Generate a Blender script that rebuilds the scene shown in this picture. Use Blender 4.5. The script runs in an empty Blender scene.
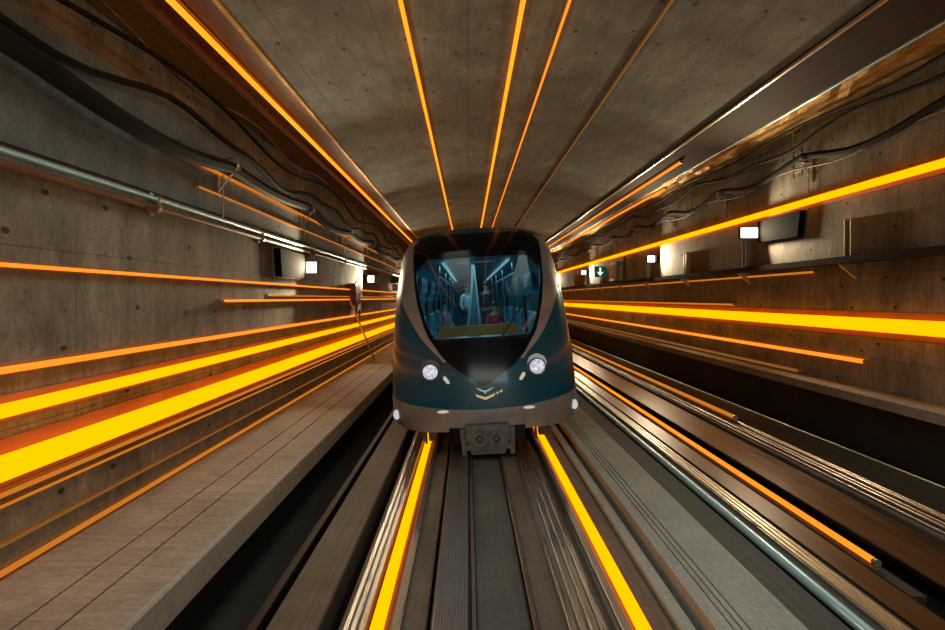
import bpy, math, random
from mathutils import Vector, Matrix
random.seed(7)
SC = bpy.context.scene
COL = SC.collection
R = math.radians

# ------------------------------------------------------------------ camera, world, large lights, exposure
CZ = 2.31                                     # camera height above the running surface
cam_d = bpy.data.cameras.new('camera')
cam = bpy.data.objects.new('camera', cam_d); COL.objects.link(cam)
cam.location = (0, 0, CZ); cam.rotation_euler = (R(90), 0, 0)
cam_d.sensor_width = 36.0; cam_d.lens = 24.0
cam_d.shift_x = 4.5 / 945; cam_d.shift_y = -17.0 / 945
cam_d.clip_end = 200
SC.camera = cam

W = bpy.data.worlds.new('world'); SC.world = W; W.use_nodes = True
W.node_tree.nodes['Background'].inputs[0].default_value = (.62, .68, .66, 1)
W.node_tree.nodes['Background'].inputs[1].default_value = .2

def area(name, loc, direction, sx, sy, power, color, spread=180):
    d = bpy.data.lights.new(name, 'AREA'); d.shape = 'RECTANGLE'; d.size = sx; d.size_y = sy
    d.energy = power; d.color = color; d.spread = R(spread)
    o = bpy.data.objects.new(name, d); COL.objects.link(o); o.location = loc
    o.rotation_euler = Vector(direction).to_track_quat('-Z', 'Y').to_euler()
    return o
area('mouth_fill_light', (1.4, -9.0, 1.0), (0, 1, .22), 7.0, 1.6, 280, (.93, 1.0, .88))  # unseen fill behind the camera, added to brighten vault and walls
area('overhead_fill_light', (-1.2, 3.2, 5.2), (0, .12, -1), 1.6, 9.0, 80, (.93, 1.0, .90), 125)  # pair of unseen overhead fills, added to brighten floor and walkway
area('overhead_fill_light', (3.4, 3.2, 5.2), (0, .12, -1), 1.6, 9.0, 80, (.93, 1.0, .90), 125)

SC.view_settings.view_transform = 'Standard'; SC.view_settings.look = 'None'
SC.view_settings.gamma = 1; SC.view_settings.use_curve_mapping = False
SC.view_settings.exposure = 0.0

# ------------------------------------------------------------------ materials
def nd(nt, t, **k):
    n = nt.nodes.new(t)
    for a, b in k.items():
        if hasattr(n, a): setattr(n, a, b)
    return n
def base(name):
    m = bpy.data.materials.new(name); m.use_nodes = True
    return m, m.node_tree, m.node_tree.nodes['Principled BSDF']
def ramp(nt, src, stops):
    r = nt.nodes.new('ShaderNodeValToRGB')
    e = r.color_ramp.elements
    while len(e) < len(stops): e.new(.5)
    for i, (p, c) in enumerate(stops):
        e[i].position = p; e[i].color = (*c, 1) if len(c) == 3 else c
    nt.links.new(src, r.inputs[0]); return r
def coords(nt, scale):
    t = nt.nodes.new('ShaderNodeTexCoord'); mp = nt.nodes.new('ShaderNodeMapping')
    mp.inputs['Scale'].default_value = scale
    nt.links.new(t.outputs['Object'], mp.inputs['Vector']); return mp.outputs[0]
def noise(nt, vec, scale, detail=6, rough=.6):
    n = nt.nodes.new('ShaderNodeTexNoise'); n.inputs['Scale'].default_value = scale
    n.inputs['Detail'].default_value = detail; n.inputs['Roughness'].default_value = rough
    nt.links.new(vec, n.inputs['Vector']); return n.outputs['Fac']
def mul(nt, a, b, fac=1.0):
    x = nt.nodes.new('ShaderNodeMix'); x.data_type = 'RGBA'; x.blend_type = 'MULTIPLY'
    x.inputs[0].default_value = fac
    nt.links.new(a, x.inputs[6]); nt.links.new(b, x.inputs[7]); return x.outputs[2]

def concrete(name, c0, c1, streak=(1, 1, .25), rough=.85, pits=True, joints=None, bump=.25, stain=.5, plane=(1, 2)):
    """board-cast concrete: blotches, run marks, tie holes and (joints) lines between formwork sheets"""
    m, nt, b = base(name)
    v1 = coords(nt, (1, 1, 1)); v2 = coords(nt, streak)
    col = ramp(nt, noise(nt, v1, .9, 8, .65), [(.32, c0), (.68, c1)]).outputs[0]
    st = ramp(nt, noise(nt, v2, 4.5, 8, .7), [(.30, (1-stain,)*3), (.62, (1, 1, 1))]).outputs[0]
    col = mul(nt, col, st)
    fine = noise(nt, v1, 24, 4, .7)
    col = mul(nt, col, ramp(nt, fine, [(.3, (.72, .72, .72)), (.7, (1.1, 1.1, 1.1))]).outputs[0])
    if pits:
        vo = nt.nodes.new('ShaderNodeTexVoronoi'); vo.inputs['Scale'].default_value = 1.6; vo.voronoi_dimensions = '2D'
        vo.inputs['Randomness'].default_value = .75
        sp = nt.nodes.new('ShaderNodeSeparateXYZ'); cb = nt.nodes.new('ShaderNodeCombineXYZ')
        nt.links.new(coords(nt, (1.0, .55, 1.0)), sp.inputs[0])
        nt.links.new(sp.outputs[plane[0]], cb.inputs[0]); nt.links.new(sp.outputs[plane[1]], cb.inputs[1])
        nt.links.new(cb.outputs[0], vo.inputs['Vector'])
        col = mul(nt, col, ramp(nt, vo.outputs['Distance'], [(.032, (.2, .18, .16)), (.05, (1, 1, 1))]).outputs[0])
        vo2 = nt.nodes.new('ShaderNodeTexVoronoi'); vo2.inputs['Scale'].default_value = 6
        nt.links.new(v1, vo2.inputs['Vector'])
        col = mul(nt, col, ramp(nt, vo2.outputs['Distance'], [(.06, (.55, .5, .46)), (.12, (1, 1, 1))]).outputs[0])
    if joints:
        s = nt.nodes.new('ShaderNodeSeparateXYZ')
        t = nt.nodes.new('ShaderNodeTexCoord'); nt.links.new(t.outputs['Object'], s.inputs[0])
        for ax, per, wid in joints:
            a = nt.nodes.new('ShaderNodeMath'); a.operation = 'PINGPONG'; a.inputs[1].default_value = per/2
            nt.links.new(s.outputs[ax], a.inputs[0])
            r = ramp(nt, a.outputs[0], [(0, (.42, .4, .38)), (wid, (1, 1, 1))])
            col = mul(nt, col, r.outputs[0])
    nt.links.new(col, b.inputs['Base Color'])
    b.inputs['Roughness'].default_value = rough
    bp = nt.nodes.new('ShaderNodeBump'); bp.inputs['Strength'].default_value = bump; bp.inputs['Distance'].default_value = .03
    nt.links.new(noise(nt, v1 if pits else v2, 16, 6, .7), bp.inputs['Height']); nt.links.new(bp.outputs[0], b.inputs['Normal'])
    return m

def plain(name, c, rough=.5, metal=0.0, var=.25, scale=(1, 1, 1), ns=6, bump=0.0, coat=0.0, rvar=0.0, spec=.5):
    m, nt, b = base(name)
    v = coords(nt, scale)
    f = noise(nt, v, ns, 5, .6)
    lo = tuple(x*(1-var) for x in c); hi = tuple(min(1, x*(1+var)) for x in c)
    nt.links.new(ramp(nt, f, [(.3, lo), (.7, hi)]).outputs[0], b.inputs['Base Color'])
    b.inputs['Specular IOR Level'].default_value = spec
    b.inputs['Roughness'].default_value = rough; b.inputs['Metallic'].default_value = metal
    if rvar:
        rr = ramp(nt, f, [(.3, (max(.02, rough-rvar),)*3), (.7, (min(1, rough+rvar),)*3)])
        nt.links.new(rr.outputs[0], b.inputs['Roughness'])
    if coat: b.inputs['Coat Weight'].default_value = coat; b.inputs['Coat Roughness'].default_value = .08
    if bump:
        bp = nt.nodes.new('ShaderNodeBump'); bp.inputs['Strength'].default_value = bump; bp.inputs['Distance'].default_value = .02
        nt.links.new(noise(nt, v, ns*4, 5, .7), bp.inputs['Height']); nt.links.new(bp.outputs[0], b.inputs['Normal'])
    return m
def emit(name, c, k=1.0):
    m = bpy.data.materials.new(name); m.use_nodes = True; nt = m.node_tree; nt.nodes.clear()
    e = nt.nodes.new('ShaderNodeEmission'); e.inputs[0].default_value = (*c, 1); e.inputs[1].default_value = k
    o = nt.nodes.new('ShaderNodeOutputMaterial'); nt.links.new(e.outputs[0], o.inputs[0]); return m
def glass(name, tint, gloss=.08):
    m = bpy.data.materials.new(name); m.use_nodes = True; nt = m.node_tree; nt.nodes.clear()
    t = nt.nodes.new('ShaderNodeBsdfTransparent'); t.inputs[0].default_value = (*tint, 1)
    g = nt.nodes.new('ShaderNodeBsdfGlossy'); g.inputs['Roughness'].default_value = .04
    f = nt.nodes.new('ShaderNodeFresnel'); f.inputs[0].default_value = 1.45
    x = nt.nodes.new('ShaderNodeMixShader'); o = nt.nodes.new('ShaderNodeOutputMaterial')
    nt.links.new(f.outputs[0], x.inputs[0]); nt.links.new(t.outputs[0], x.inputs[1]); nt.links.new(g.outputs[0], x.inputs[2])
    nt.links.new(x.outputs[0], o.inputs[0]); return m

M = dict(
    ceil=concrete('ceiling concrete', (.145, .158, .148), (.33, .365, .345), streak=(1.2, .25, 1.2), joints=[(0, 1.18, .012), (1, 2.44, .006)], stain=.45, plane=(0, 1)),
    wall=concrete('wall concrete', (.16, .145, .11), (.40, .36, .28), streak=(1.3, 1.3, .4), joints=[(2, 1.35, .008), (1, 2.7, .008)], stain=.5, bump=.3, plane=(1, 2)),
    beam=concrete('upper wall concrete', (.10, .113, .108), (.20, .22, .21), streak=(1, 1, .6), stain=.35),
    walk=concrete('walkway concrete', (.20, .185, .155), (.36, .33, .275), streak=(.6, 4, 4), pits=False, stain=.35, bump=.2),
    slab=concrete('track slab concrete', (.075, .055, .038), (.14, .105, .076), streak=(6, .15, 6), pits=False, stain=.45, bump=.15),
    pale=concrete('pale slab concrete', (.25, .26, .235), (.36, .365, .325), streak=(9, .12, 9), pits=False, stain=.22, bump=.05),
    green=concrete('grey green channel', (.045, .05, .043), (.085, .092, .08), streak=(9, .1, 9), pits=False, stain=.35, bump=.05),
    dark=concrete('dark trough and recess shade concrete', (.012, .010, .008), (.03, .025, .02), streak=(4, .2, 4), pits=False, stain=.4),
    steel=plain('brushed steel', (.46, .44, .42), .32, 1.0, .25, (14, .25, 14), 6, rvar=.1),
    rail=plain('worn rail steel', (.20, .17, .15), .38, 1.0, .3, (14, .3, 14), 6),
    alu=plain('ribbed aluminium', (.30, .27, .25), .42, 1.0, .2, (12, .3, 12), 6),
    gloss=plain('oily steel plate', (.06, .048, .036), .36, .85, .35, (6, .3, 6), 3, rvar=.06),
    rust=plain('rusty steel', (.13, .06, .03), .6, .3, .45, (5, .6, 5), 5, bump=.3),
    bronze=plain('brown painted steel', (.15, .06, .02), .6, .2, .35, (3, .5, 3), 4, bump=.12),
    foil=plain('crinkled sheet with golden light in colour', (.62, .38, .12), .33, .8, .4, (.9, 9, 2), 5, bump=.9),  # gold is the light on a brown sheet, put into its colour
    duct=plain('dark duct steel', (.030, .017, .010), .75, .0, .4, (3, .3, 3), 3, spec=.12),
    cyan=plain('pale blue metal and cold reflection colour', (.38, .66, .74), .3, .45, .15, (4, .4, 4), 4),  # blue on pipes and conduit is cold reflected light put into the colour
    beige=plain('beige galvanised strip', (.55, .50, .40), .35, .9, .2, (8, .3, 8), 4),
    cable=plain('black cable sheath', (.008, .007, .006), .8, 0, .3, spec=.12),
    bracket=plain('galvanised bracket', (.42, .36, .26), .38, .85, .3, (4, 4, 4), 8),
    gearbox=plain('matt black gear box', (.005, .0045, .004), .95, 0, .2, spec=.02),
    black=plain('black moulded plastic', (.006, .006, .007), .35, 0, .2),
    maskblk=plain('gloss black front mask', (.003, .004, .005), .14, 0, .1, spec=.18),
    teal=plain('deep teal train paint', (.001, .062, .112), .30, .0, .12, ns=2, coat=.25, spec=.3),
    silver=plain('silver train paint', (.30, .33, .35), .34, .55, .15, ns=3, coat=.3),
    skirt=plain('dusty grey skirt paint', (.215, .22, .225), .5, .25, .25, ns=3),
    under=plain('dark underframe steel', (.05, .045, .042), .5, .6, .4, ns=8),
    coupl=plain('cast coupler steel', (.115, .105, .098), .5, .5, .35, ns=8, bump=.2),
    lining=plain('teal grey saloon lining', (.035, .30, .40), .5, 0, .15),
    liningdk=plain('dark saloon panel', (.01, .045, .06), .5, 0, .2),
    sfloor=plain('dark saloon floor', (.03, .05, .06), .5, 0, .2),
    seatm=plain('blue moulded seat', (.05, .30, .36), .5, 0, .15),
    chrome=plain('polished chrome', (.85, .87, .88), .15, 1.0, .05),
    yellow=plain('ochre yellow panel', (.6, .26, .008), .5, 0, .15),
    gold=plain('gold emblem metal', (.85, .72, .40), .3, .6, .1),
    white=plain('white enamel', (.8, .8, .78), .4, 0, .05),
    signg=plain('green sign enamel', (.01, .10, .05), .4, 0, .1),
    beigep=plain('cream painted door', (.60, .47, .30), .5, 0, .15),
    redbox=plain('dark red enamel', (.16, .03, .015), .4, 0, .2),
    skin=plain('skin', (.45, .27, .19), .5, 0, .05),
    hair=plain('dark hair', (.012, .009, .008), .5, 0, .2),
    redc=plain('red cloth', (.55, .02, .03), .8, 0, .15),
    whitec=plain('white cloth', (.75, .76, .78), .8, 0, .08),
    pinkc=plain('pink cloth', (.55, .2, .26), .8, 0, .1),
    darkc=plain('charcoal cloth', (.02, .02, .025), .8, 0, .2),
    navy=plain('navy cloth', (.02, .03, .07), .8, 0, .2),
    eye=plain('dark eye', (.01, .01, .01), .2, 0, 0),
    glass=glass('tinted windscreen glass', (.70, .84, .88)),
    flood=emit('floodlight lens glow', (1.0, .93, .82), 2.5),
    head=None, sal=emit('saloon light glow', (.5, .8, .9), .6),
    mark=emit('marker lamp and glint glow', (1.0, .88, .66), .55),
    side=emit('side lamp glow', (.9, .92, .95), .6),
    arrow=emit('lit sign arrow', (.8, 1.0, .88), 1.1),
    signlit=emit('lit sign green', (.004, .05, .025), 1.0),
)
def headmat():
    m = bpy.data.materials.new('headlight glow'); m.use_nodes = True; nt = m.node_tree; nt.nodes.clear()
    e = nt.nodes.new('ShaderNodeEmission'); e.inputs[1].default_value = 1.0
    vo = nt.nodes.new('ShaderNodeTexVoronoi'); vo.inputs['Scale'].default_value = 26
    t = nt.nodes.new('ShaderNodeTexCoord'); nt.links.new(t.outputs['Object'], vo.inputs['Vector'])
    r = ramp(nt, vo.outputs['Distance'], [(.1, (.95, .95, 1.0)), (.7, (.45, .46, .52))])
    nt.links.new(r.outputs[0], e.inputs[0])
    o = nt.nodes.new('ShaderNodeOutputMaterial'); nt.links.new(e.outputs[0], o.inputs[0]); return m
M['head'] = headmat()

# ------------------------------------------------------------------ mesh helpers
class MB:
    def __init__(s): s.v = []; s.f = []
    def add(s, vs, fs):
        n = len(s.v); s.v += [tuple(v) for v in vs]; s.f += [tuple(i+n for i in f) for f in fs]; return s
    def box(s, x0, x1, y0, y1, z0, z1):
        return s.add([(x0,y0,z0),(x1,y0,z0),(x1,y1,z0),(x0,y1,z0),(x0,y0,z1),(x1,y0,z1),(x1,y1,z1),(x0,y1,z1)],
                     [(3,2,1,0),(4,5,6,7),(0,1,5,4),(1,2,6,5),(2,3,7,6),(3,0,4,7)])
    def cbox(s, x0, x1, y0, y1, z0, z1, c=.01):
        """box with chamfered long (Y) edges"""
        p = [(x0+c,z0),(x1-c,z0),(x1,z0+c),(x1,z1-c),(x1-c,z1),(x0+c,z1),(x0,z1-c),(x0,z0+c)]
        return s.prism(p, y0, y1)
    def prism(s, prof, y0, y1, closed=True):
        n = len(prof)
        vs = [(x, y0, z) for x, z in prof] + [(x, y1, z) for x, z in prof]
        fs = [(i, i+n, (i+1) % n+n, (i+1) % n) for i in range(n if closed else n-1)]
        if closed: fs += [tuple(range(n)), tuple(range(2*n-1, n-1, -1))]
        return s.add(vs, fs)
    def prism_ax(s, prof, a, b, ax):
        """profile in the plane across axis ax ('X': (y,z) pairs, 'Z': (x,y) pairs)"""
        n = len(prof)
        f = (lambda p, t: (t, p[0], p[1])) if ax == 'X' else (lambda p, t: (p[0], p[1], t))
        vs = [f(p, a) for p in prof] + [f(p, b) for p in prof]
        return s.add(vs, [(i, (i+1) % n, (i+1) % n+n, i+n) for i in range(n)] + [tuple(range(n-1, -1, -1)), tuple(range(n, 2*n))])
    def tube(s, pts, r, n=12, cap=True):
        pts = [Vector(p) for p in pts]; k = len(pts); rr = r if isinstance(r, (list, tuple)) else [r]*k
        vs = []
        up0 = None
        for i, p in enumerate(pts):
            d = (pts[min(i+1, k-1)] - pts[max(i-1, 0)]).normalized()
            up = Vector((0, 0, 1)) if abs(d.z) < .95 else Vector((1, 0, 0))
            a = d.cross(up).normalized(); b = a.cross(d).normalized()
            for j in range(n):
                t = 2*math.pi*j/n
                vs.append(p + a*math.cos(t)*rr[i] + b*math.sin(t)*rr[i])
        fs = [(i*n+j, i*n+(j+1) % n, (i+1)*n+(j+1) % n, (i+1)*n+j) for i in range(k-1) for j in range(n)]
        if cap: fs += [tuple(range(n-1, -1, -1)), tuple(range((k-1)*n, k*n))]
        return s.add(vs, fs)
    def disc(s, c, axis, r, d, n=24, r2=None):
        c = Vector(c); a = Vector(axis).normalized()
        return s.tube([c, c+a*d], [r, r if r2 is None else r2], n)
    def ring(s, c, axis, r0, r1, d, n=28):
        c = Vector(c); a = Vector(axis).normalized()
        up = Vector((0, 0, 1)) if abs(a.z) < .95 else Vector((1, 0, 0))
        e = a.cross(up).normalized(); g = e.cross(a)
        vs = []
        for (rr, dd) in ((r0, 0), (r1, 0), (r1, d), (r0, d)):
            for j in range(n):
                t = 2*math.pi*j/n; vs.append(c + e*math.cos(t)*rr + g*math.sin(t)*rr + a*dd)
        fs = [(q*n+j, q*n+(j+1) % n, ((q+1) % 4)*n+(j+1) % n, ((q+1) % 4)*n+j) for q in range(4) for j in range(n)]
        return s.add(vs, fs)
    def ball(s, c, rx, ry, rz, n=14, m=9):
        vs = []; fs = []
        for i in range(m+1):
            p = math.pi*i/m
            for j in range(n):
                t = 2*math.pi*j/n
                vs.append((c[0]+rx*math.sin(p)*math.cos(t), c[1]+ry*math.sin(p)*math.sin(t), c[2]+rz*math.cos(p)))
        for i in range(m):
            for j in range(n): fs.append((i*n+j, i*n+(j+1) % n, (i+1)*n+(j+1) % n, (i+1)*n+j))
        return s.add(vs, fs)
    def build(s, name, mat, parent=None, smooth=False):
        me = bpy.data.meshes.new(name)
        off = Vector((0, 0, 0))
        q = parent
        while q is not None:
            if q.get('local'): off = Vector((0, 0, 0)); break
            off += q.location; q = q.parent
        me.from_pydata([tuple(Vector(v)-off) for v in s.v], [], s.f); me.update()
        import bmesh
        bm = bmesh.new(); bm.from_mesh(me)
        bmesh.ops.remove_doubles(bm, verts=bm.verts, dist=1e-5)
        bmesh.ops.recalc_face_normals(bm, faces=bm.faces); bm.to_mesh(me); bm.free()
        me.materials.append(mat)
        if smooth:
            for p in me.polygons: p.use_smooth = True
            try: me.set_sharp_from_angle(angle=R(40))
            except Exception: pass
        o = bpy.data.objects.new(name, me); COL.objects.link(o)
        if parent is not None: o.parent = parent
        return o

def tag(o, label, cat, group=None, kind=None):
    o['label'] = label; o['category'] = cat
    if group: o['group'] = group
    if kind: o['kind'] = kind
    return o
def empty(name, loc, label, cat, group=None):
    o = bpy.data.objects.new(name, None); COL.objects.link(o); o.location = loc; o.empty_display_size = .2
    return tag(o, label, cat, group)
def struct(name, mb, mat, label, cat, smooth=False):
    return tag(mb.build(name, mat, None, smooth), label, cat, None, 'structure')
def thing(name, mb, mat, label, cat, group=None, smooth=False):
    return tag(mb.build(name, mat, None, smooth), label, cat, group)

# ------------------------------------------------------------------ the tunnel shell
Y0, Y1 = -10.0, 60.0
XL, XR = -3.36, 6.4
ZS = 5.51                                       # underside of the soffits
ZW = .31                                        # left walkway top
ZR = .85                                        # right ledge top
CE0, CE1, CR = -2.69, 4.38, .42                 # ceiling vault edges and rise

def vault(x): 
    t = (x-(CE0+CE1)/2)/((CE1-CE0)/2); return ZS + CR*(1-t*t)

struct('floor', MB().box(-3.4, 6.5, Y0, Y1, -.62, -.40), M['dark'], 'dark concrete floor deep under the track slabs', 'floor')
n = 36
arc = [(CE0+(CE1-CE0)*i/n, vault(CE0+(CE1-CE0)*i/n)) for i in range(n+1)]
struct('ceiling', MB().prism(arc + [(CE1, ZS+.9), (CE0, ZS+.9)], Y0, Y1), M['ceil'],
       'grey board-marked concrete vault overhead with small tie holes', 'ceiling', True)
struct('wall_left', MB().prism([(XL, -.5), (XL, 4.5), (-4.2, 4.62), (-4.2, 6.4), (-4.6, 6.4), (-4.6, -.5)], Y0, Y1), M['wall'],
       'stained brown concrete wall behind the raised walkway', 'wall')
struct('wall_right', MB().prism([(XR, -.6), (XR, 6.4), (XR+.5, 6.4), (XR+.5, -.6)], Y0, Y1), M['wall'],
       'stained warm concrete wall beyond the second track', 'wall')
struct('wall_end', MB().box(-4.7, 7, Y1, Y1+.3, -.7, 6.6), M['wall'], 'far concrete wall closing the tunnel behind the train', 'wall')
struct('trim_1', MB().prism([(-2.80, 5.86), (-4.2, 5.86), (-4.2, 6.4), (-2.80, 6.4)], Y0, Y1), M['bronze'], 'dark soffit above the brown steel channel by the walkway side', 'soffit')
struct('trim_2', MB().prism([(CE1+.02, 5.66), (XR, 5.66), (XR, 6.4), (CE1+.02, 6.4)], Y0, Y1), M['bronze'], 'dark soffit above the second track and its trunking', 'soffit')
# upper beam face on the left wall
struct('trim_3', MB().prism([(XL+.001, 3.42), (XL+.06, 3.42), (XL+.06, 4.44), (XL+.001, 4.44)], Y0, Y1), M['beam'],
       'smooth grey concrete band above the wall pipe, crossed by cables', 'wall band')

# left walkway with two cut grooves
g = .012
def grooved(x0, x1, ztop, zbot, grooves, w, d):
    p = [(x0, zbot), (x0, ztop)]
    for gx in grooves: p += [(gx-w, ztop), (gx-w, ztop-d), (gx+w, ztop-d), (gx+w, ztop)]
    return p + [(x1, ztop), (x1, zbot)]
struct('walkway', MB().prism(grooved(XL, -2.10, ZW, .06, [-2.76, -2.48], .009, .02), Y0, Y1), M['walk'], 'raised grey concrete walkway along the wall beside the train', 'walkway')
struct('kerb', MB().prism([(-2.10, .06), (-2.10, ZW), (-2.075, ZW), (-2.06, ZW-.015), (-2.06, .06)], Y0, Y1), M['pale'], 'pale concrete nosing on the edge of the raised walkway', 'kerb')
struct('walkway_wall', MB().box(XL, -2.62, Y0, Y1, -.5, .06), M['dark'], 'recessed base under the raised walkway, shade in its dark colour', 'walkway')  # set back and coloured dark to give the shade under the nosing
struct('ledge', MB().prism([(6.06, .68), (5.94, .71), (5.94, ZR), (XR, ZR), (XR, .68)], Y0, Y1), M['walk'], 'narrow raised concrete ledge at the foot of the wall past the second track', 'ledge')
struct('ledge_wall', MB().box(6.16, XR, Y0, Y1, -.5, .68), M['dark'], 'recessed base under the narrow ledge past the second track, shade in its dark colour', 'ledge')  # dark colour carries the shade under the ledge lip
# track slabs
def slab(x0, x1, ztop, mat, label, zbot=-.42, name='track_slab'):
    return struct(name, MB().cbox(x0, x1, Y0, Y1, zbot, ztop, .012), M[mat], label, 'track slab')
slab(-1.43, -1.06, -.02, 'slab', 'broad brown track slab between the dark trough and the narrow pale steel strip')
slab(-.93, -.30, -.06, 'slab', 'brown track slab under the glowing strip on the walkway side of the train')
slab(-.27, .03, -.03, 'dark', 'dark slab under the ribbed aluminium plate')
slab(.06, .46, -.06, 'green', 'grey green channel floor on the centre line ahead of the coupler')
slab(.50, 1.46, -.03, 'slab', 'brown track slab under the glowing strip nearer the second track')
slab(1.49, 1.60, .0, 'pale', 'thin pale kerb between two rusty gaps beside the train')
slab(2.34, 2.70, -.02, 'green', 'dark grey slab beside the broad pale grooved slab')
slab(2.82, 3.48, -.04, 'green', 'dark slab carrying the beige strip of the second track')
slab(4.66, 5.18, -.05, 'green', 'dark slab under the bundle of bright steel rods')
struct('track_slab', MB().prism(grooved(1.67, 2.29, .08, -.42, [1.79, 1.845, 1.90], .007, .03), Y0, Y1), M['pale'], 'broad pale concrete slab with three fine grooves', 'track slab')
thing('rust_plate', MB().box(1.605, 1.665, Y0, Y1, -.42, -.10), M['rust'], 'rusty sunken plate along the broad pale grooved slab', 'plate')

# ------------------------------------------------------------------ metal running along the tracks
def ribbed(x0, x1, z0, z1, nrib, h):
    p = [(x0, z0), (x0, z1)]
    w = (x1-x0)/nrib
    for i in range(nrib):
        a = x0+i*w
        p += [(a+w*.2, z1), (a+w*.3, z1+h), (a+w*.7, z1+h), (a+w*.8, z1)]
    return p + [(x1, z1), (x1, z0)]
thing('steel_strip', MB().prism(ribbed(-.87, -.71, -.03, .0, 3, .02), Y0, Y1), M['steel'], 'pale ridged steel strip right beside the glowing strip, on its walkway side', 'strip')
thing('ribbed_plate', MB().prism(ribbed(-.255, .0, -.03, .0, 11, .01), Y0, Y1), M['alu'], 'finely ribbed aluminium plate between the rails, below the train nose', 'plate')
thing('guide_rail', MB().cbox(.03, .058, Y0, Y1, -.06, .0, .006), M['rail'], 'thin steel guide rail between ribbed plate and green grey channel', 'rail')
thing('guide_rail', MB().cbox(.465, .495, Y0, Y1, -.06, .0, .006), M['rail'], 'thin dark guide rail on the train-centre channel, opposite the ribbed plate', 'rail')
thing('cover_plate', MB().prism(ribbed(.70, .99, -.03, -.01, 4, .018), Y0, Y1), M['steel'], 'grooved pale steel cover strip inside the glowing strip nearer the second track', 'plate')
def rail(x, ztop, label):
    p = [(-.05,-.09),(.05,-.09),(.05,-.075),(.02,-.06),(.02,-.035),(.036,-.03),(.036,-.006),(.03,0),(-.03,0),(-.036,-.006),(-.036,-.03),(-.02,-.035),(-.02,-.06),(-.05,-.075)]
    return thing('running_rail', MB().prism([(x+a, ztop+b*1.0) for a, b in p], Y0, Y1), M['rail'], label, 'rail', 'running rails')
rail(-.515, -.025, 'dark running rail under the train wheel on the walkway side')
rail(1.085, .06, 'dark running rail under the train wheel nearer the second track')
thing('edge_rail', MB().prism([(-1.53,-.42),(-1.53,.02),(-1.47,.02),(-1.47,-.0),(-1.51,-.0),(-1.51,-.42)], Y0, Y1), M['duct'], 'thin steel angle lining the dark trough beside the walkway', 'rail')
thing('floor_pipe', MB().tube([(2.76, Y0, -.0), (2.76, Y1, -.0)], .045, 14), M['cyan'], 'pipe with a cold blue reflection in its colour, on the floor beside the second track', 'pipe', smooth=True)
thing('beige_strip', MB().prism(ribbed(2.93, 3.09, -.04, -.005, 3, .014), Y0, Y1), M['beige'], 'beige ridged metal strip next to the floor pipe', 'strip')
thing('steel_plate', MB().cbox(3.98, 4.64, Y0, Y1, -.16, -.10, .01), M['gloss'], 'wide oily steel plate in the second track, mirroring the wall floodlight', 'plate')
thing('steel_plate', MB().cbox(3.16, 3.44, Y0, Y1, -.04, -.015, .006), M['gloss'], 'narrow oily steel plate beside the beige ridged strip', 'plate')
for i, (x, w) in enumerate(((4.74, .016), (4.84, .022), (4.93, .018), (5.02, .026), (5.11, .016))):
    thing('steel_rod', MB().tube([(x, Y0, -.05+w), (x, Y1, -.05+w)], w, 10), M['steel' if i % 2 else 'beige'],
          ('first', 'second', 'middle', 'fourth', 'last')[i] + ' bright steel rod of the bundle, counted from the oily plate', 'rod', 'steel rods of the second track', True)
thing('trough_rail', MB().cbox(5.86, 5.90, Y0, Y1, -.40, -.02, .008), M['beige'], 'thin metal rail at the foot of the ledge in the dark trough', 'rail')

# ------------------------------------------------------------------ light streaks of exposure blur, built as glowing tubes
def streakmat(kind):
    return {'big': emit('broad streak glow', (1.0, .285, .0), 2.35),
            'mid': emit('lamp glow', (1.0, .26, .01), 2.0),  # glow of the mid-width light streaks
            'thin': emit('slim streak glow', (1.0, .26, .018), 1.4),
            'dim': emit('dim streak glow', (1.0, .30, .03), .6),
            'faint': emit('faint streak glow', (1.0, .42, .09), .22)}[kind]
LM = {k: streakmat(k) for k in ('big', 'mid', 'thin', 'dim', 'faint')}
for k, c in (('big', (.40, .14, .035)), ('thin', (.3, .15, .05))):
    M['house_'+k] = plain('ochre halo backing '+k, c, .8, .0, .2, (2, .4, 2), 4)
def lamp(x, z, r, nrm, kind, label, y0=-3, y1=58, clip=0.03, where='light streaks', wide=1.9):
    """an exposure streak of light built as a glowing tube on an added halo backing; nrm = (nx, nz) away from the surface it is fixed to"""
    root = empty('light_streak', (x, y0, z), label, 'lamp', where)
    nx, nz = nrm; tx, tz = -nz, nx
    P = lambda a, b: (x+tx*a+nx*b, z+tz*a+nz*b)
    w = r*wide; d = r+clip
    prof = [P(-w, -d), P(w, -d), P(w, -d+.008), P(r*.4, -d+.012), P(r*.3, -r*.9), P(-r*.3, -r*.9), P(-r*.4, -d+.012), P(-w, -d+.008)]
    MB().prism(prof, y0, y1).build('halo_backing', M['house_big' if kind in ('big','mid') else 'house_thin'], root)  # ochre backing added to catch the glow as a halo
    MB().tube([(x, y0+.02, z), (x, y1-.02, z)], r, 14).build('glow_tube', LM[kind], root, True)
    e = MB()
    e.tube([(x, y0, z), (x, y0+.05, z)], r*1.12, 14); e.build('end_cap', M['bracket'], root, True)
    return root
L = 1, 0
def wallL(z, r, kind, label, y0=-3, y1=58):
    return lamp(XL+.032+r, z, r, (1, 0), kind, label, y0, y1, where='light streaks on the walkway wall')
def ray(s, x): return CZ + s*abs(x)
wallL(ray(.072, 3.30), .016, 'thin', 'slim orange light streak highest on the walkway wall below the floodlights')
wallL(ray(-.012, 3.3), .018, 'thin', 'short slim orange light streak, lower of a close pair at the height of the windscreen', 8.5)
wallL(ray(.012, 3.3), .012, 'dim', 'short slim orange light streak, upper of a close pair at the height of the windscreen', 10.5)
wallL(ray(-.156, 3.3), .026, 'thin', 'slim orange light streak just above the two broad yellow ones')
wallL(ray(-.243, 3.28), .050, 'big', 'upper of the two broad yellow light streaks on the walkway wall')
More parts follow.
